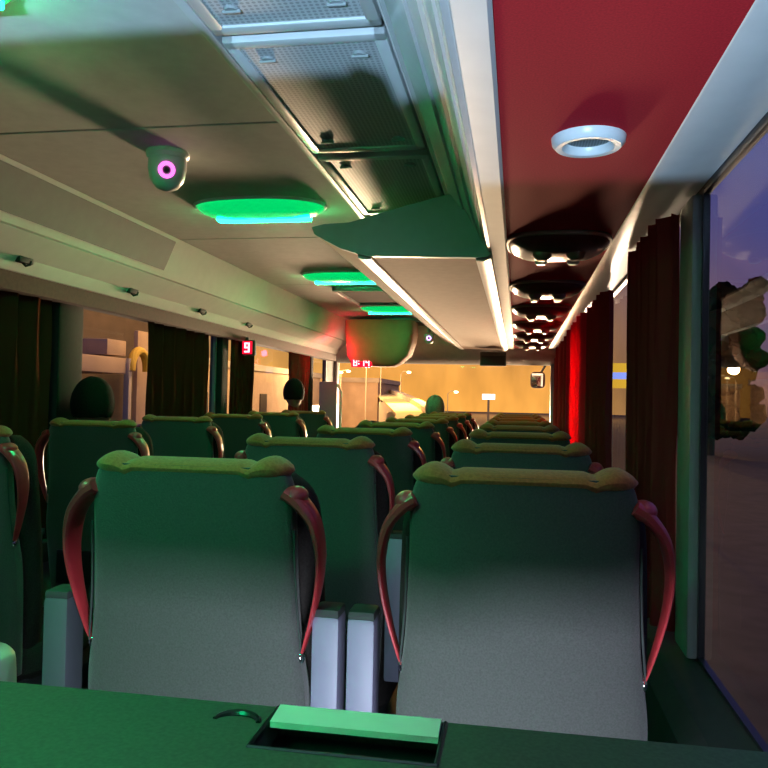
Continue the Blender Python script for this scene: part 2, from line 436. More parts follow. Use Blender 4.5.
# hatch panels on the ceiling
def hatch(lab, y0, y1, depth=.0):
    h = thing('ceiling_hatch', lab, 'hatch', (-1.14, (y0 + y1) / 2, 2.1), 'roof hatches over the aisle')
    hy = (y1 - y0) / 2
    bm = bmesh.new()
    for a in ((-.2, .2, -hy, -hy + .03), (-.2, .2, hy - .03, hy), (-.2, -.17, -hy, hy), (.17, .2, -hy, hy)): bx(bm, *a, -.03, .02, .006)
    link('frame', bm, M['grey'], h); link('lid', box(-.175, .175, -hy + .02, hy - .02, -.012, .0), M['panel'], h, smooth=False)
hatch('dark roof hatch between the second and third green lamps', 5.42, 6.30)
hatch('dark roof hatch beside the far violet-ringed camera', 7.55, 8.0)
# dark panel on the left cove
hp = link('ceiling_side_panel', None or strip(bmesh.new(), [(-1.742, 2.082), (-1.79, 1.97), (-1.806, 1.936)], 1.3, 3.68, .008), M['panel'], smooth=False)
tag(hp, 'dark flat panel on the slope above the nearest left windows', 'panel')

# coat hooks
for k, (y, w_) in enumerate(zip((2.75, 3.62, 4.49, 5.33), ('first and nearest of the row', 'second of the row', 'third of the row', 'fourth and farthest of the row'))):
    bm = bmesh.new(); bx(bm, -1.962, -1.925, y - .045, y + .045, 1.806, 1.834, .006); tube(bm, [(-1.945, y, 1.81), (-1.93, y, 1.795), (-1.91, y, 1.80), (-1.905, y, 1.815)], .005)
    tag(link('ceiling_coat_hook', bm, M['darkgrey']), 'small dark coat hook on the left cove edge, ' + w_, 'coat hook', 'coat hooks on the left cove')

# ------------------------------------------------------------------ green lamps
lamp0 = None
for (x, y), lab in zip(((-1.08, 3.08), (-1.21, 1.265), (-1.12, 4.86), (-1.10, 6.62), (-1.08, -.25)), (
        'large oval green ceiling lamp beyond the dome camera', 'green ceiling lamp cut by the top left corner of the photo', 'oval green ceiling lamp just behind the nearer roof hatch',
        'farthest small green ceiling lamp towards the windscreen', 'green ceiling lamp over the rear seats behind the camera')):
    if lamp0 is None:
        lamp0 = thing('ceiling_lamp', lab, 'ceiling lamp', (x, y, 2.1), 'green ceiling lamps')
        link('lens', loft(bmesh.new(), [[(a * k, b * k, z) for a, b in sell(.275, .15, 40, 2.3)] for k, z in ((1, .001), (.985, -.014), (.92, -.030), (.80, -.042), (.5, -.050), (.03, -.051))]), M['lens'], lamp0)
        link('rim', loft(bmesh.new(), [[(a * k, b * k, z) for a, b in sell(.285, .16, 40, 2.3)] for k, z in ((1.0, .001), (1.0, -.008), (.97, -.012), (.95, -.006), (.95, .001))], cap=False), M['white'], lamp0)
        link('tube', box(-.205, .205, .03, .08, -.054, -.035, .006), M['core'], lamp0)
    else:
        dup(lamp0, (x, y, 2.1), lab)

# ------------------------------------------------------------------ dome cameras
def dome_camera(name, lab, loc, s, ring, drop=0.):
    t = thing(name, lab, 'camera', loc)
    link('base', lathe(bmesh.new(), [(.062 * s, 0), (.064 * s, -.012 * s), (.058 * s, -.022 * s)]), M['white'], t)
    if drop: link('stem', lathe(bmesh.new(), [(.016, -.01), (.016, -drop)]), M['grey'], t)
    link('dome', lathe(bmesh.new(), [(.056 * s, -.02 * s - drop), (.057 * s, -.05 * s - drop), (.050 * s, -.085 * s - drop), (.033 * s, -.108 * s - drop), (.01 * s, -.117 * s - drop), (.001, -.118 * s - drop)]), M['white'], t)
    dirv = (Vector((0, 0, 1.3)) - Vector(loc)); dirv = Vector((dirv.x * .9, dirv.y, dirv.z * .75)).normalized()
    fx = dirv.cross(Vector((0, 0, 1))).normalized(); fy_ = dirv.cross(fx)
    c = Vector((0, 0, -.055 * s - drop)) + dirv * .053 * s
    link('infrared_ring', torus(bmesh.new(), c, .019 * s, .0055 * s, 20, 8, (fx, fy_)), ring, t)
    bm = bmesh.new(); bmesh.ops.create_uvsphere(bm, u_segments=16, v_segments=10, radius=.012 * s)
    for v in bm.verts: v.co += c - dirv * .004
    link('eye', bm, M['black'], t)
dome_camera('ceiling_camera', 'white dome camera with a magenta light ring on the ceiling', (-1.155, 2.37, 2.1), 1.1, M['magenta'])
dome_camera('ceiling_camera', 'small far camera with a violet ring hanging before the windscreen', (-.875, 7.6, 2.1), .95, M['violet'], .14)

# ------------------------------------------------------------------ seven segment displays
SEG = {'0': 'abcdef', '1': 'bc', '2': 'abged', '3': 'abgcd', '4': 'fgbc', '5': 'afgcd', '6': 'afgecd', '7': 'abc', '8': 'abcdefg', '9': 'abcdfg'}
def digits(text, h, w, t, gap, parent, ox, oy, oz):
    x = -(sum(t if ch == ':' else w for ch in text) + gap * (len(text) - 1)) / 2
    for ch in text:
        bm = bmesh.new()
        if ch == ':':
            for z in (h * .3, h * .7): bx(bm, x, x + t, -.002, .004, z - t / 2, z + t / 2)
            x += t + gap; link('colon', bm, M['redseg'], parent, loc=(ox, oy, oz), smooth=False); continue
        R = {'a': (0, w, h - t, h), 'g': (0, w, h / 2 - t / 2, h / 2 + t / 2), 'd': (0, w, 0, t), 'f': (0, t, h / 2, h), 'b': (w - t, w, h / 2, h), 'e': (0, t, 0, h / 2), 'c': (w - t, w, 0, h / 2)}
        for s_ in SEG[ch]:
            a = R[s_]; bx(bm, x + a[0] + .001, x + a[1] - .001, -.002, .004, a[2] + .001, a[3] - .001)
        x += w + gap
        link('digit', bm, M['redseg'], parent, loc=(ox, oy, oz), smooth=False)
ck = thing('ceiling_clock_console', 'tan console box with a red digital clock under the front ceiling', 'clock', (-1.36, 7.6, 1.605))
link('housing', loft(bmesh.new(), [[(x * a + dx, y * b, z) for x, y in sell(1, 1, 32, 6.)] for a, b, dx, z in ((.20, .10, -.05, .012), (.25, .14, -.04, .04), (.31, .20, -.01, .12), (.335, .24, .01, .25), (.345, .26, .01, .34), (.345, .26, .01, .46))]), M['console'], ck)
link('display_window', box(-.27, -.06, -.15, -.12, -.002, .095, .01), M['redglow'], ck)
digits('8:14', .076, .042, .013, .009, ck, -.165, -.153, .008)
sg = thing('wall_seat_sign', 'small red lit number sign on the left window curtain rail', 'sign', (-1.965, 5.42, 1.60))
link('housing', box(-.055, .055, -.02, .03, -.005, .11, .012), M['darkgrey'], sg)
link('bracket', box(-.10, .0, .0, .02, .09, .13, .004), M['darkgrey'], sg)
link('display_window', box(-.038, .038, -.026, -.018, .005, .1, .004), M['redglow'], sg)
digits('9', .075, .042, .014, .01, sg, 0, -.03, .015)

# ------------------------------------------------------------------ curtains
def curtain(lab, x, y0, y1, ztop, zbot, m, amp=.03, waves=8, waist=.0, zw=1.1, shift=0.):
    """pleated cloth hanging in the plane X = x"""
    n, k = waves * 10, 26
    bm = bmesh.new(); rows = []
    for j in range(k + 1):
        z = ztop + (zbot - ztop) * j / k
        g = 1 - waist * math.exp(-((z - zw) / .22) ** 2)
        yc = (y0 + y1) / 2 + shift * math.exp(-((z - zw) / .25) ** 2)
        r = []
        for i in range(n + 1):
            u = i / n; ph = u * waves * 2 * PI
            yy = yc + (u - .5) * (y1 - y0) * g + .010 * math.sin(ph * 2 + j * .1)
            xx = x + amp * math.sin(ph + .25 * math.sin(j * .35)) + .3 * amp * math.sin(ph * .37 + 1.3)
            r.append(bm.verts.new((xx, yy, z)))
        rows.append(r)
    for a, b in zip(rows, rows[1:]):
        for i in range(n): bm.faces.new((a[i], a[i + 1], b[i + 1], b[i]))
    geom = bmesh.ops.extrude_face_region(bm, geom=bm.faces[:])
    for v in [e for e in geom['geom'] if isinstance(e, bmesh.types.BMVert)]: v.co.x += .003
    o = link('curtain', bm, m, angle=80)
    return tag(o, lab, 'curtain', 'window curtains')
curtain('dark brown curtain at the left photo edge, before the first grey post', XL + .04, 1.95, 3.08, 1.72, .70, M['curtain2'], .022, 8)
curtain('brown left curtain beyond the window with the roadside shop', XL + .04, 3.98, 4.84, 1.72, .70, M['curtain2'], .022, 6)
curtain('narrow brown left curtain behind the red number sign', XL + .04, 5.24, 5.74, 1.72, .70, M['curtain2'], .022, 5)
curtain('reddish left curtain behind the dark-haired passenger nearest the windscreen', XL + .04, 6.66, 7.38, 1.72, .70, M['curtain'], .022, 6, .12, 1.3)
curtain('large dark red curtain bunched at the grey right window post', XR - .065, 2.28, 2.95, 1.842, .66, M['curtain'], .026, 8, .06, 1.0)
curtain('dark right curtain between the lit yellow sign and the bright red curtain', XR - .065, 3.80, 4.52, 1.842, .66, M['curtain'], .026, 7)
curtain('bright red glowing curtain on the right side', XR - .085, 4.62, 5.95, 1.84, .66, M['curtain3'], .03, 7, .0, 1.2)
curtain('dark farthest right curtain beside the windscreen', XR - .075, 6.05, 8.4, 1.842, .66, M['curtain'], .028, 9)

# ------------------------------------------------------------------ seats
def lobe_roll(bm, zc):
    st = []
    for i in range(49):
        u = -1 + 2 * i / 48; x = .190 * u
        e = math.sqrt(max(1 - abs(u) ** 8, .0))
        lobe = math.exp(-((abs(u) - .82) / .13) ** 2)
        rz = (.017 + .007 * lobe) * max(e, .12); ry = (.050 + .006 * lobe) * max(e, .12)
        dip = -.006 * math.exp(-((abs(u) - .62) / .05) ** 2)
        st.append([(x, .045 + ry * math.cos(t), zc + dip + .004 * lobe + rz * math.sin(t)) for t in [2 * PI * k / 20 for k in range(20)]])
    return loft(bm, st)

def back_y(z): return (1.15 - z) * .10
def make_seat():
    t = thing('coach_seat', '', 'seat', (0, 0, 0), 'coach seats')
    prof = [(.40, .20), (.60, .212), (.72, .217), (.775, .215), (.82, .209), (.88, .202), (.95, .198), (1.03, .195), (1.09, .194), (1.125, .192), (1.155, .184), (1.172, .168)]
    rings = []
    for z, w in crom(prof, 3):
        y = back_y(z)
        rings.append([(x, y + .04 + yy * 1.0, z) for x, yy in sell(w, .04, 32, 3.6)])
    link('back_panel', loft(bmesh.new(), rings), M['fabric'], t)
    prof = [(.46, .20), (.60, .222), (.80, .226), (1.0, .222), (1.09, .215), (1.13, .195), (1.155, .16)]
    link('back_cushion', loft(bmesh.new(), [[(x, back_y(z) + .125 + yy, z) for x, yy in sell(w, .055, 32, 3.2)] for z, w in crom(prof, 3)]), M['cushion'], t)
    link('headrest_roll', lobe_roll(bmesh.new(), 1.166), M['roll'], t)['label'] = 'tan fuzzy headrest roll'
    for sx in (-1, 1):
        path = crom([(.182, 1.128, .026, .034), (.205, 1.112, .024, .034), (.232, 1.075, .018, .032), (.243, 1.02, .013, .029), (.240, .965, .010, .024), (.228, .905, .008, .018), (.213, .850, .006, .013), (.206, .828, .004, .008)], 5)
        rings = []
        for i, (x, z, th, dp) in enumerate(path):
            a = path[max(i - 1, 0)]; b = path[min(i + 1, len(path) - 1)]
            d = Vector((b[0] - a[0], b[1] - a[1])).normalized(); n = Vector((-d.y, d.x))
            y = back_y(z) + .03
            rings.append([(sx * (x + n.x * p * th / 2), y + q, z + n.y * p * th / 2) for p, q in [(u / 1., v) for u, v in sell(1, dp, 14, 3.)]])
        h = link('side_handle', loft(bmesh.new(), rings), M['wing'], t); h['label'] = 'curved red side handle'
        bm = bmesh.new(); ball(bm, (sx * .206, back_y(.83) + .03, .826), .007, 1, 1.3, 1.8, 12, 8)
        link('handle_tip', bm, M['chrome'], h)
        bm = bmesh.new(); ball(bm, (sx * .198, back_y(1.12) + .03, 1.122), .018, 1.2, 1.9, 1.0, 18, 12)
        link('shoulder_knob', bm, M['wing'], t)
        link('edge_piping', tube(bmesh.new(), [(sx * x, back_y(z) + .022, z) for z, x in ((1.06, .196), (1.0, .197), (.93, .200), (.88, .204), (.83, .209))], .0022, 8), M['darkgrey'], t)
        ax = .252 if sx > 0 else -.280
        for slot, am in ((('out', 'arm'),) if sx > 0 else (('in', 'arm'), ('aisle', 'bluegrey'))):
            a = link('armrest', box(ax - .026, ax + .026, .05, .115, .50, .905, .01), M[am], t); a['slot'] = slot
            a['label'] = 'pale upright armrest' if am == 'arm' else 'dark blue-grey armrest'
            link('pad', box(ax - .025, ax + .025, .052, .113, .900, .918, .008), M['darkgrey'], a)
    link('seat_cushion', loft(bmesh.new(), [[(x, .36 + y, z) for x, y in sell(w, d, 32, 5.)] for w, d, z in ((.20, .22, .36), (.225, .245, .39), (.225, .245, .45), (.21, .23, .475))]), M['cushion'], t)
    bm = bmesh.new(); bx(bm, -.19, .19, .16, .54, .30, .37, .01)
    for sx in (-1, 1): bx(bm, sx * .15 - .02, sx * .15 + .02, .2, .5, 0, .31, .006)
    link('base_frame', bm, M['darkgrey'], t)
    bm = bmesh.new(); bx(bm, -.15, .15, -.012 + back_y(.62), .012 + back_y(.62), .50, .64, .006); link('magazine_net', bm, M['black'], t)
    return t
P = .8
nth = ['first', 'second', 'third', 'fourth', 'fifth', 'sixth', 'seventh', 'eighth']
proto = make_seat()
XA, XB, XC = .012, -.585, -1.735
proto.location = (XB, 1.3, 0)
proto['label'] = 'green-lit grey seat directly ahead of the dark table, left of the twin pale armrests'
for i in range(8):
    y = 1.3 + P * i
    if i: dup(proto, (XB, y, 0), 'right-hand aisle coach seat, %s of its column from the dark table' % nth[i], skip=('in',))
    lab = 'grey seat directly ahead of the dark table, right of the twin pale armrests' if i == 0 else 'right window coach seat, %s of its column from the dark table' % nth[i]
    dup(proto, (XA, y, 0), lab, skip=('out', 'aisle'))
for i in range(1, 7):
    dup(proto, (XC, 1.3 + P * i, 0), 'single coach seat along the left windows, %s in view from the camera' % nth[i - 1], skip=('in', 'out', 'aisle'))

for ch in list(proto.children):
    if ch.get('slot') == 'in':
        for g in list(ch.children): bpy.data.objects.remove(g)
        bpy.data.objects.remove(ch)

# unseen row behind the lens, backrest steps shaped to cast the ceiling shadow
rb = thing('shadow_bench', 'unseen bench behind the camera, backrest stepped to shadow the ceiling', 'bench', (-.5, -.42, 0))
bm = bmesh.new()
bx(bm, -.62, .06, 0, .09, .45, 1.262, .01); bx(bm, .06, .19, 0, .09, .45, 1.222, .01); bx(bm, .19, .26, 0, .09, .45, 1.198, .01); bx(bm, .26, .93, 0, .09, .45, 1.122, .01)
link('backrest', bm, M['cushion'], rb)
bm = bmesh.new(); ball(bm, (.168, .045, 1.218), .02, 1., 1., 1.1)
link('headrest', bm, M['cushion'], rb)  # bump standing in for the head silhouette cast on the ceiling grille
link('seat_cushion', box(-.62, .93, -.35, .5, .3, .47, .04), M['cushion'], rb)
link('plinth', box(-.6, .9, -.3, .45, 0, .31), M['darkgrey'], rb, smooth=False)

# ------------------------------------------------------------------ dark table in the foreground
tb = thing('table', 'dark green-lit table across the bottom of the photo', 'table', (-.35, .75, 0))
def recessed_top():
    bm = bmesh.new()
    x0, x1, y0, y1, z = -.75, .72, -.42, .29, .87
    hx0, hx1, hy0, hy1 = .035, .262, .162, .275
    X = [x0, hx0, hx1, x1]; Yv = [y0, hy0, hy1, y1]
    g = [[bm.verts.new((x, y, z)) for x in X] for y in Yv]
    for j in range(3):
        for i in range(3):
            if i == 1 and j == 1: continue
            bm.faces.new((g[j][i], g[j][i + 1], g[j + 1][i + 1], g[j + 1][i]))
    r = bmesh.ops.extrude_face_region(bm, geom=bm.faces[:])
    for v in [e for e in r['geom'] if isinstance(e, bmesh.types.BMVert)]: v.co.z -= .035
    bx(bm, hx0 - .01, hx1 + .01, hy0 - .01, hy1 + .01, z - .055, z - .036, mi=1)
    es = [e for e in bm.edges if all(abs(v.co.y - y1) < 1e-5 for v in e.verts) and all(v.co.z > z - .001 for v in e.verts)]
    bmesh.ops.bevel(bm, geom=es, offset=.008, segments=3, affect='EDGES')
    return bm
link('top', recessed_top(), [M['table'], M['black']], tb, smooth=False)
# tilted flap in the recess, its pale colour standing in for a lamp reflection
bm = prism(bmesh.new(), [(.226, .8735), (.272, .878), (.272, .870), (.226, .8655)], .038, .259, 'x')
fl = link('ashtray_flap', bm, M['flap'], tb, smooth=False); fl['label'] = 'recessed flap, pale to mimic a lamp reflection'
bm = bmesh.new()
for a in ((.030, .036, .157, .28), (.261, .267, .157, .28)): bx(bm, a[0], a[1], a[2], a[3], .862, .8735, .002, 1)
bx(bm, .030, .267, .155, .162, .862, .8725, .002, 1)
link('flap_surround', bm, M['black'], tb)
bm = bmesh.new()
path = [(-.008 + .03 * math.cos(a), .225 + .022 * math.sin(a), .8705) for a in [PI * k / 14 for k in range(15)]]
tube(bm, path, [.003 + .003 * math.sin(PI * k / 14) for k in range(15)], 8)
link('finger_slot', bm, M['black'], tb)
for x in (-.72, .66): link('leg', box(x, x + .04, -.35, .22, 0, .836, .008), M['darkgrey'], tb)

# pale suitcase in the aisle
sc = thing('suitcase', 'pale rounded suitcase standing in the aisle at the left photo edge', 'suitcase', (-1.40, 1.80, 0))
link('shell', loft(bmesh.new(), [[(x, y, z) for x, y in sell(w, d, 32, 4.)] for w, d, z in crom([(.08, .06, .03), (.105, .085, .05), (.11, .09, .30), (.108, .088, .56), (.095, .078, .615), (.06, .05, .635)], 4)]), M['case'], sc)
for sx in (-1, 1):
    for sy in (-1, 1): link('wheel', lathe(bmesh.new(), [(.001, 0), (.018, .004), (.02, .018), (.018, .032), (.001, .036)], (sx * .07, sy * .05, 0), 16), M['black'], sc)
link('carry_handle', tube(bmesh.new(), [(-.05, 0, .632), (-.04, 0, .65), (.04, 0, .65), (.05, 0, .632)], .007), M['grey'], sc)

# ------------------------------------------------------------------ passengers
def person(lab, loc, hairmat, lean=0., tall=0.):
    turn = 0.
    t = thing('person', lab, 'person', loc)
    me = bpy.data.meshes.new('body'); V = []; E = []; R = []
    def ad(p, r, q=None):
        V.append(p); R.append(r)
        if q is not None: E.append((q, len(V) - 1))
        return len(V) - 1
    pel = ad((0, .14, .58), .12); b1 = ad((0, .12, .72 + tall * .4), .115, pel); b2 = ad((0, .11, .86 + tall * .7), .13, b1); b3 = ad((0, .11, .98 + tall), .12, b2)
    nk = ad((lean * .4, .12, 1.08 + tall), .052, b3); ad((lean * .8, .135, 1.15 + tall), .05, nk)
    for s in (-1, 1):
        sh = ad((s * .16 + lean * .2, .11, 1.0 + tall), .062, b3); el = ad((s * .19, .17, .76), .045, sh); wr = ad((s * .10, .36, .665), .03, el); hd = ad((s * .08, .41, .65), .03, wr)
        for k in range(4): f1 = ad((s * (.105 - .018 * k), .455, .648), .0115, hd); ad((s * (.105 - .018 * k), .485 - .004 * abs(k - 1), .632), .010, f1)
        th = ad((s * .045, .415, .66), .011, hd); ad((s * .03, .44, .655), .0105, th)
        kn = ad((s * .10, .50, .56), .075, pel); an = ad((s * .10, .56, .13), .045, kn); ad((s * .11, .66, .06), .04, an)
    me.from_pydata([Vector(v) for v in V], E, [])
    o = bpy.data.objects.new('tmp_body', me); C.objects.link(o)
    o.modifiers.new('s', 'SKIN')
    for i, r in enumerate(R): me.skin_vertices[0].data[i].radius = (r, r)
    me.skin_vertices[0].data[0].use_root = True
    sd = o.modifiers.new('d', 'SUBSURF'); sd.levels = 1; sd.render_levels = 1
    dg = bpy.context.evaluated_depsgraph_get(); dg.update()
    m2 = bpy.data.meshes.new_from_object(o.evaluated_get(dg))
    bm = bmesh.new(); bm.from_mesh(m2)
    bpy.data.objects.remove(o)
    hc = Vector((lean, .15, 1.27 + tall))
    ct, st = math.cos(turn), math.sin(turn)
    def L(x, y, z): return (hc.x + x * ct - y * st, hc.y + x * st + y * ct, hc.z + z)
    ball(bm, tuple(hc), .1, .78, .95, 1.12, 24, 16)
    ball(bm, L(0, .045, -.06), .062, .85, .8, .95, 16, 10)
    ball(bm, L(0, .100, -.012), .016, .8, 1.1, 1.5, 10, 8)
    for s in (-1, 1):
        ball(bm, L(s * .08, .0, -.01), .022, .4, .8, 1.3, 10, 8)
    m3 = bpy.data.meshes.new('tmp'); bm.to_mesh(m3); bm.free()
    o = bpy.data.objects.new('tmp2', m3); C.objects.link(o)
    rm = o.modifiers.new('r', 'REMESH'); rm.mode = 'VOXEL'; rm.voxel_size = .0075
    sm = o.modifiers.new('m', 'SMOOTH'); sm.iterations = 2
    dg = bpy.context.evaluated_depsgraph_get(); dg.update()
    m4 = bpy.data.meshes.new_from_object(o.evaluated_get(dg)); bpy.data.objects.remove(o)
    bm = bmesh.new(); bm.from_mesh(m4)                    # keep the one continuous figure
    left = set(bm.verts); best = []
    while left:
        stk = [left.pop()]; isl = []
        while stk:
            v = stk.pop(); isl.append(v)
            for e in v.link_edges:
                q = e.other_vert(v)
                if q in left: left.discard(q); stk.append(q)
        if len(isl) > len(best): best = isl
    keep = set(best); bmesh.ops.delete(bm, geom=[v for v in bm.verts if v not in keep], context='VERTS'); bm.to_mesh(m4); bm.free()
    m4.materials.clear()
    for x in (M['skin'], M['shirt'], M['trousers']): m4.materials.append(x)
    for p in m4.polygons:
        c = p.center; p.use_smooth = True
        p.material_index = 0 if c.z > 1.09 + tall or (c.y > .38 and abs(c.x) < .14 and c.z > .61) else (2 if c.z < .64 else 1)
    b = bpy.data.objects.new('body', m4); C.objects.link(b); b.parent = t
    bm = bmesh.new(); ball(bm, (0, 0, 0), .108, .80, .95, 1.10, 28, 18)
    bmesh.ops.delete(bm, geom=[v for v in bm.verts if v.co.y > .045 and v.co.z < .05 or v.co.z < -.075], context='VERTS')
    bmesh.ops.solidify(bm, geom=bm.faces[:], thickness=-.006)
    for v in bm.verts: v.co = Vector(L(v.co.x, v.co.y - .006, v.co.z + .008 + .003 * math.sin(v.co.x * 190) * math.cos(v.co.y * 170)))
    h = link('hair', bm, hairmat, t, angle=80)
    for s in (-1, 1):
        bm = bmesh.new(); ball(bm, L(s * .032, .088, .008), .011, 1, .7, .8, 10, 8); link('eye', bm, M['black'], t)
    bm = bmesh.new(); ball(bm, L(0, .092, -.062), .02, 1.1, .4, .3, 12, 8); link('mouth', bm, M['wing'], t)
    return t
person('dark-haired passenger from behind in the left seat nearest the big left window', (-1.81, 3.09, 0), M['hair'], -.10, -.03)
person('dark-haired passenger seen from behind in the farthest left seat by the red curtain', (-1.83, 6.26, 0), M['hair'], -.07, .055)
person('grey-haired passenger seen from behind before the middle of the windscreen', (-.66, 7.07, 0), M['greyhair'], -.10, -.06)

# front left partition
pt = thing('entry_partition', 'pale partition panel and rail by the front left door', 'partition', (-2.0, 7.75, 0))
link('panel', box(-.03, .16, 0, .03, .0, 1.46, .012), M['arm'], pt)
link('rail', tube(bmesh.new(), [(.20, .02, 0), (.20, .02, 1.36), (.17, .02, 1.42), (.02, .02, 1.45)], .014), M['white'], pt)

# ------------------------------------------------------------------ outside
GZ = -1.1
link('ground', box(-80, 60, -20, 160, GZ - .3, GZ), M['asphalt'], kind='structure', smooth=False)
# side mirror hanging outside the windscreen
mr = thing('wing_mirror', 'orange-lit wing mirror hanging outside the windscreen right corner', 'mirror', (.235, 9.15, 1.55))
link('housing', loft(bmesh.new(), [[(x, y, z) for x, z in sell(.085 * k, .095 * k, 28, 4.)] for k, y in ((1, -.02), (1.02, .0), (.95, .03), (.6, .055), (.1, .06))]), M['pelmet'], mr)
link('glass', box(-.072, .060, -.027, -.02, -.078, .078, .01), M['chrome'], mr)
link('arm', tube(bmesh.new(), [(.03, .03, .08), (.10, .02, .20), (.22, -.12, .24), (.24, -.39, .24)], .014), M['black'], mr)
# flyover ramp, brightly lit
st_ = crom([(-3.5, 20, .70, 1.2), (-3.76, 24, .779, .95), (-5.36, 32, 1.02, 1.08), (-7.86, 44, 1.37, 1.08), (-11.2, 60, 1.80, .9)], 6)
bm = bmesh.new()
loft(bm, [[(x, y, z - .09), (x, y, z), (x + w_, y, z + .02), (x + w_, y, z - .09)] for x, y, z, w_ in st_])
link('road_ramp', bm, mat('ramp_concrete', (.80, .68, .36), .8, noise=.1, scale=1.), kind='structure', smooth=False)
bm = bmesh.new()
loft(bm, [[(x + w_ + .02, y, z - .3), (x + w_ + .02, y, z + .16 + .004 * (y - 20)), (x + w_ + .4, y, z + .16 + .004 * (y - 20)), (x + w_ + .4, y, z - .3)] for x, y, z, w_ in st_])
for k in (6, 12, 18): x, y, z, w_ = st_[k]; bx(bm, x, x + w_ + .3, y - .3, y + .3, GZ, z - .3)
link('road_ramp_barrier', bm, M['concrete'], kind='structure', smooth=False)
# street lamps
sl0 = None
SL = [(-8.9, 45, 3.3), (-8.1, 45.5, 3.36), (-10.9, 45, 2.8), (-10.45, 45, 2.87), (-6.8, 45, 2.86), (-4.0, 45, 1.75)]
def street_lamp(lab, x, y, h, k=1.):
    s_ = thing('street_lamp', lab, 'street lamp', (x, y, GZ), 'street lamps ahead of the bus')
    H = h - GZ
    link('pole', tube(bmesh.new(), [(0, 0, 0), (0, 0, H * .6), (0, 0, H - .1), (.15, -.1, H + .05), (.5, -.2, H + .08)], [.03, .03, .025, .02, .02], 10), M['concrete'], s_)
    link('bulb', lathe(bmesh.new(), [(.01, -.09 * k), (.12 * k, -.07 * k), (.17 * k, 0), (.12 * k, .06 * k), (.02 * k, .08 * k)], (.5, -.2, H + .0), 18), M['lampw'], s_)
SLW = ['just under the red clock, left of a bright pair', 'just under the red clock, right of a bright pair', 'leftmost of those seen through the windscreen', 'second from the left through the windscreen', 'above the middle of the ramp', 'lowest and rightmost, left of the white-blue sign']
for n_, ((x, y, h), w_) in enumerate(zip(SL, SLW)): street_lamp('distant street lamp ' + w_, x, y, h, 1.3 if n_ < 2 else .8)
# lit signs
s1 = thing('roadside_sign', 'white-blue lit sign ahead seen low in the windscreen', 'sign', (-2.1, 58, GZ))
link('board', box(-.47, .47, -.1, .1, 2.47, 2.87, .03), M['signwhite'], s1); link('post', box(-.08, .08, -.06, .06, 0, 2.48), M['steel'], s1)
s2 = thing('roadside_sign', 'yellow lit sign with a blue stripe beyond the right window gap', 'sign', (3.1, 24, GZ))
link('board', box(-.75, .75, -.1, .1, 2.85, 3.6, .02), M['signyellow'], s2); link('stripe', box(-.75, .75, -.12, -.09, 3.12, 3.32), M['signblue'], s2, smooth=False)
for x in (-.5, .5): link('post', box(x - .05, x + .05, -.05, .05, 0, 2.85), M['steel'], s2)
# car ahead with a red tail lamp
ca = thing('car', 'pale car ahead with a red tail lamp, low in the windscreen', 'car', (-2.3, 30, GZ))
link('body', loft(bmesh.new(), [[(x * w_, y, z0 + z * h_) for x, z in sell(1, 1, 20, 4.)] for w_, h_, z0, y in ((.6, .25, .65, -2.1), (.82, .38, .65, -2.0), (.86, .42, .66, -1.2), (.86, .42, .66, 1.0), (.8, .33, .6, 2.0), (.6, .22, .55, 2.1))]), M['carpaint'], ca)
link('cabin', loft(bmesh.new(), [[(x * w_, .0 - .1 + y * d_, z) for x, y in sell(1, 1, 20, 5.)] for w_, d_, z in ((.82, 1.4, 1.0), (.74, 1.1, 1.35), (.68, .9, 1.46))]), M['black'], ca)
for sx in (-1, 1):
    link('tail_lamp', box(sx * .66 - .13, sx * .66 + .13, -2.12, -2.0, .78, .93, .02), M['lampr'], ca)
    for yy in (-1.3, 1.3):
        bm = lathe(bmesh.new(), [(.1, -.1), (.3, -.09), (.32, 0), (.3, .09), (.1, .1)], n=24); bmesh.ops.rotate(bm, matrix=Matrix.Rotation(PI / 2, 3, 'Y'), verts=bm.verts[:])
        for v in bm.verts: v.co += Vector((sx * .8, yy, .32))
        link('wheel', bm, M['tyre'], ca)
# pale buildings along the left of the road
def building(lab, x0, x1, y0, y1, h, m, floors=2, bays=4, side=True):
    b = thing('building', lab, 'building', ((x0 + x1) / 2, (y0 + y1) / 2, GZ))
    hx, hy = (x1 - x0) / 2, (y1 - y0) / 2
    link('wall', box(-hx, hx, -hy, hy, 0, h), m, b, smooth=False)
    link('parapet', box(-hx - .1, hx + .1, -hy - .1, hy + .1, h, h + .3), M['concrete'], b, smooth=False)
    for f_ in range(floors):
        for k in range(bays):
            z = 1. + f_ * 2.9; y = -hy + (k + .5) * 2 * hy / bays
            link('window', box(hx, hx + .05, y - .5, y + .5, z + .2, z + 1.5), M['black'], b, smooth=False)
    return b
building('pale lit building outside the left window before the red number sign', -16, -12.5, 25.5, 48, 3.6, M['plaster'], 1, 3)
building('tan lit building at the left end of the windscreen view', -12.2, -8.9, 49, 58, 3.4, M['plaster'], 1, 3)
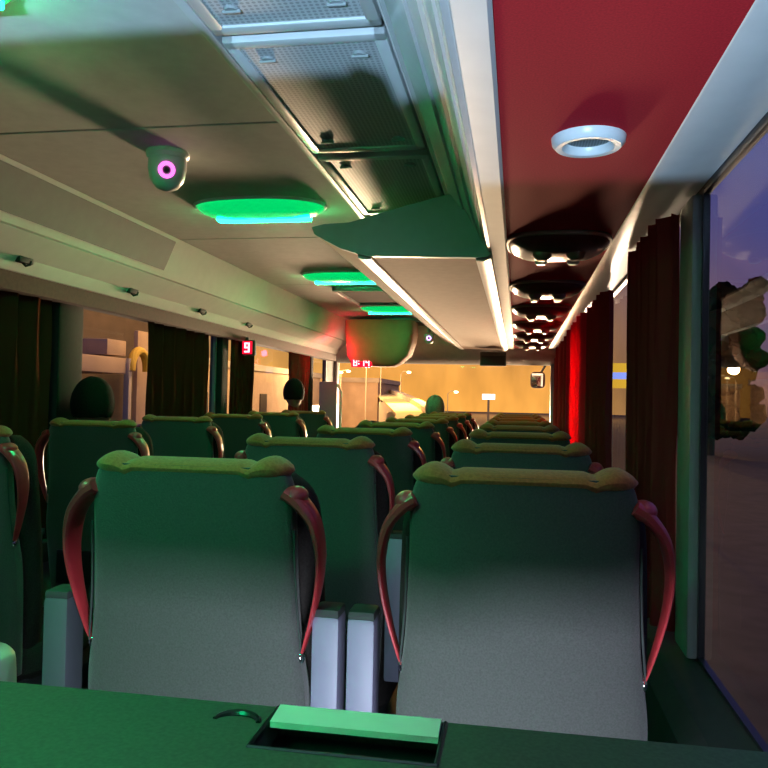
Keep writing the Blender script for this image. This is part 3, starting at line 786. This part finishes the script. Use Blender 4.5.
# roadside shop seen through the nearest uncurtained left window
sh = thing('roadside_shop', 'roadside shop front with a lit fascia outside the left window', 'shop', (-9.05, 14.5, GZ))
link('wall', box(-1.2, .2, -3., 3.4, 0, 4.6), M['facade'], sh, smooth=False)
link('fascia', box(.2, 1.25, -2.4, -.0, 2.78, 3.10, .03), M['plaster'], sh)
link('roof_box', box(.4, 1.2, -.75, -.02, 3.14, 3.45, .02), M['plaster'], sh)
bm = bmesh.new()
tube(bm, [(1.3, .35 + .34 * math.cos(a), 2.86 + .42 * math.sin(a)) for a in [PI * k / 12 for k in range(13)]], .09, 10)
link('arch', bm, M['yellow'], sh)
link('pillar', box(1.2, 1.32, -.10, .02, 0, 3.1, .01), M['concrete'], sh)
link('gate', box(.9, 1.0, .85, 1.6, 0, 3.75, .02), M['plaster'], sh)
mo = thing('motorcycle', 'dark motorcycle with a pale fairing parked at the roadside shop', 'motorcycle', (-7.3, 15.2, GZ))
for yy in (-.62, .62):
    bm = torus(bmesh.new(), (0, yy, .32), .26, .06, 28, 8, (Vector((0, 1, 0)), Vector((0, 0, 1)))); link('wheel', bm, M['tyre'], mo)
bm = bmesh.new(); tube(bm, [(0, -.62, .32), (0, -.2, .55), (0, .3, .6), (0, .5, .95)], .06); tube(bm, [(0, .62, .32), (0, .5, .95)], .04); tube(bm, [(-.3, .45, 1.05), (0, .5, 1.0), (.3, .45, 1.05)], .02)
link('frame', bm, M['steel'], mo)
bm = ball(bmesh.new(), (0, .1, .82), .2, .6, 1.3, .6); link('tank', bm, M['carpaint'], mo)
bm = ball(bmesh.new(), (0, -.4, .8), .2, .6, 1.5, .35); link('seat', bm, M['black'], mo)
bm = ball(bmesh.new(), (0, .62, 1.05), .16, .8, .6, 1.1); link('fairing', bm, M['carpaint'], mo)
# made-up dark shape standing in for a reflection in the right window
tr = thing('stand_in_tree', 'added dark leafy stand-in for a reflection in the right window', 'stand_in_tree', (9.0, 39.0, GZ))
link('trunk', tube(bmesh.new(), [(0, 0, 0), (.1, 0, 1.5), (0, .1, 3.2)], [.35, .28, .22], 10), M['bark'], tr)
bm = bmesh.new()
for k in range(420):
    z = random.uniform(1.0, 7.3)
    ball(bm, (random.uniform(-1.1, 1.1), random.uniform(-4.4, 4.4), z + .3), random.uniform(.32, .62), 1, 1, .9, 10, 7)
for v in bm.verts: v.co += Vector((random.uniform(-.09, .09), random.uniform(-.09, .09), random.uniform(-.09, .09)))
link('crown', bm, M['leaf'], tr)

# ------------------------------------------------------------------ world: dusk sky with a sodium-lit haze ahead and to the left
w = bpy.data.worlds.new('dusk'); bpy.context.scene.world = w; w.use_nodes = True
nt = w.node_tree; nt.nodes.clear()
out = nt.nodes.new('ShaderNodeOutputWorld'); bg = nt.nodes.new('ShaderNodeBackground'); nt.links.new(bg.outputs[0], out.inputs[0])
tc = nt.nodes.new('ShaderNodeTexCoord'); sep = nt.nodes.new('ShaderNodeSeparateXYZ'); nt.links.new(tc.outputs['Generated'], sep.inputs[0])
def ramp(src, stops):
    r = nt.nodes.new('ShaderNodeValToRGB'); e = r.color_ramp.elements
    e[0].position, e[0].color = stops[0][0], (*stops[0][1], 1); e[1].position, e[1].color = stops[-1][0], (*stops[-1][1], 1)
    for p, c in stops[1:-1]: n = e.new(p); n.color = (*c, 1)
    nt.links.new(src, r.inputs[0]); return r.outputs[0]
sky = ramp(sep.outputs['Z'], [(0., (.06, .025, .045)), (.08, (.12, .07, .165)), (.2, (.075, .075, .25)), (.4, (.07, .085, .32)), (1., (.05, .07, .2))])
dot = nt.nodes.new('ShaderNodeVectorMath'); dot.operation = 'DOT_PRODUCT'; dot.inputs[1].default_value = (-.45, .89, 0)
nt.links.new(tc.outputs['Generated'], dot.inputs[0])
az = ramp(dot.outputs['Value'], [(.70, (0, 0, 0)), (.86, (1, 1, 1))])
el = ramp(sep.outputs['Z'], [(0., (1, 1, 1)), (.10, (.75, .75, .75)), (.30, (0, 0, 0))])
mul = nt.nodes.new('ShaderNodeMath'); mul.operation = 'MULTIPLY'; nt.links.new(az, mul.inputs[0]); nt.links.new(el, mul.inputs[1])
dot2 = nt.nodes.new('ShaderNodeVectorMath'); dot2.operation = 'DOT_PRODUCT'; dot2.inputs[1].default_value = (-.14, .99, 0)
nt.links.new(tc.outputs['Generated'], dot2.inputs[0])
hz = ramp(dot2.outputs['Value'], [(.90, (.42, .22, .11)), (.955, (.72, .36, .15)), (.975, (1.0, .46, .10)), (1., (1.1, .50, .10))])
mp = nt.nodes.new('ShaderNodeMapping'); mp.inputs['Scale'].default_value = (22, 22, 9); nt.links.new(tc.outputs['Generated'], mp.inputs['Vector'])
hn = nt.nodes.new('ShaderNodeTexNoise'); hn.inputs['Scale'].default_value = 1.; hn.inputs['Detail'].default_value = 3; nt.links.new(mp.outputs[0], hn.inputs['Vector'])
hr = nt.nodes.new('ShaderNodeMapRange'); hr.inputs['From Min'].default_value = .3; hr.inputs['From Max'].default_value = .7; hr.inputs['To Min'].default_value = .72; hr.inputs['To Max'].default_value = 1.25
nt.links.new(hn.outputs['Fac'], hr.inputs['Value'])
hs = nt.nodes.new('ShaderNodeVectorMath'); hs.operation = 'SCALE'; nt.links.new(hz, hs.inputs[0]); nt.links.new(hr.outputs[0], hs.inputs['Scale']); hz = hs.outputs[0]
mx = nt.nodes.new('ShaderNodeMix'); mx.data_type = 'RGBA'
nt.links.new(mul.outputs[0], mx.inputs['Factor']); nt.links.new(sky, mx.inputs['A']); nt.links.new(hz, mx.inputs['B'])
nt.links.new(mx.outputs['Result'], bg.inputs['Color']); bg.inputs['Strength'].default_value = .77

# ------------------------------------------------------------------ lights
def light(name, kind, loc, energy, col, size=.1, to=None, **k):
    l = bpy.data.lights.new(name, kind); l.energy = energy; l.color = col
    if kind == 'AREA': l.size = size
    else: l.shadow_soft_size = size
    for a, b in k.items(): setattr(l, a, b)
    o = bpy.data.objects.new(name, l); C.objects.link(o); o.location = loc
    if to is not None: o.rotation_euler = (Vector(to) - Vector(loc)).to_track_quat('-Z', 'Y').to_euler()
    return o
SOD = (1., .50, .14)
light('added_street_light', 'POINT', (-6, 16, 5.5), 700, SOD, .3)
light('added_street_light', 'POINT', (-4, 26, 6), 1200, SOD, .3)
light('added_street_light', 'POINT', (-7, 32, 7), 3200, SOD, .3)
light('ramp_floodlight', 'SPOT', (-4.5, 33, 8.), 26000, (1., .62, .12), .3, to=(-5.0, 31, 1.0), spot_size=.95)
light('shop_light', 'POINT', (-5.5, 14.2, 3.5), 65, (1., .6, .3), .2)
light('building_light', 'POINT', (-8.5, 33, 4.0), 120, (1., .58, .28), .3)
light('added_street_light', 'POINT', (-10.0, 42, 3.2), 1700, (1., .58, .26), .3)  # added to brighten the tan building
light('added_street_light', 'POINT', (-6, 128, 12), 26000, SOD, .4)  # added to brighten the far ground
light('added_street_light', 'POINT', (6, 112, 12), 22000, SOD, .4)  # second light added for the far ground
# warm spots added low ahead to brighten the ceiling through the windscreen
light('ceiling_fill_front', 'SPOT', (2.0, 24, -.55), 34000, (1., .73, .49), 1.6, to=(-1.0, 6, 1.9), spot_size=.5, spot_blend=.6)
light('ceiling_fill_front', 'SPOT', (-4.5, 24, -.5), 17000, (1., .74, .50), .8, to=(-.9, 5, 1.95), spot_size=.5, spot_blend=.6)
light('ceiling_fill_front', 'SPOT', (.8, 14.5, -.45), 3000, (1., .66, .42), 1.0, to=(-.9, 6, 1.9), spot_size=.9, spot_blend=.6)
light('green_rear_fill', 'SPOT', (-1.08, -.2, 2.0), 60, (.0, 1., .34), .12, to=(-.62, 1.2, .95), spot_size=.75, spot_blend=.7)  # extra green spot added to light the table and nearest seat
# following vehicle's lamp shining up through the rear window
light('headlight_behind', 'SPOT', (-.3, -1.62, .75), 540, (.42, .69, 1.), .009, to=(-.3, 1.2, 1.83), spot_size=.80, spot_blend=.1)
# fill light added under the table to brighten the lower seat backs
light('footwell_fill', 'AREA', (-.12, .55, .60), 9.5, (.74, .84, 1.), .22, to=(-.12, 1.35, .72))
# the red display spills on to the cove; a red light added outside makes the right curtain glow
light('display_spill', 'POINT', (-1.72, 7.3, 1.72), 3.2, (1., .02, .06), .03)
light('curtain_glow_fill', 'AREA', (.68, 5.3, 1.30), 75, (1., .05, .10), .6, to=(.3, 5.3, 1.30), spread=1.7)

# ------------------------------------------------------------------ camera and colour
cd = bpy.data.cameras.new('camera'); cam = bpy.data.objects.new('camera', cd); C.objects.link(cam)
R_ = ((0.98512417, 0.01719541, -0.17098156), (0.17059668, 0.02180559, 0.98509963), (0.02066754, -0.99961434, 0.01854774))
cam.matrix_world = Matrix(((R_[0][0], -R_[0][1], -R_[0][2], 0), (R_[1][0], -R_[1][1], -R_[1][2], 0), (R_[2][0], -R_[2][1], -R_[2][2], 1.3), (0, 0, 0, 1)))
cd.sensor_width = 36; cd.lens = 36; cd.clip_start = .02; cd.clip_end = 500
sce = bpy.context.scene; sce.camera = cam
vs = sce.view_settings; vs.view_transform = 'Standard'; vs.look = 'None'; vs.gamma = 1; vs.use_curve_mapping = False; vs.exposure = .4
sce.cycles.use_denoising = True
sce.cycles.max_bounces = 8; sce.cycles.transparent_max_bounces = 12; sce.cycles.sample_clamp_indirect = 6
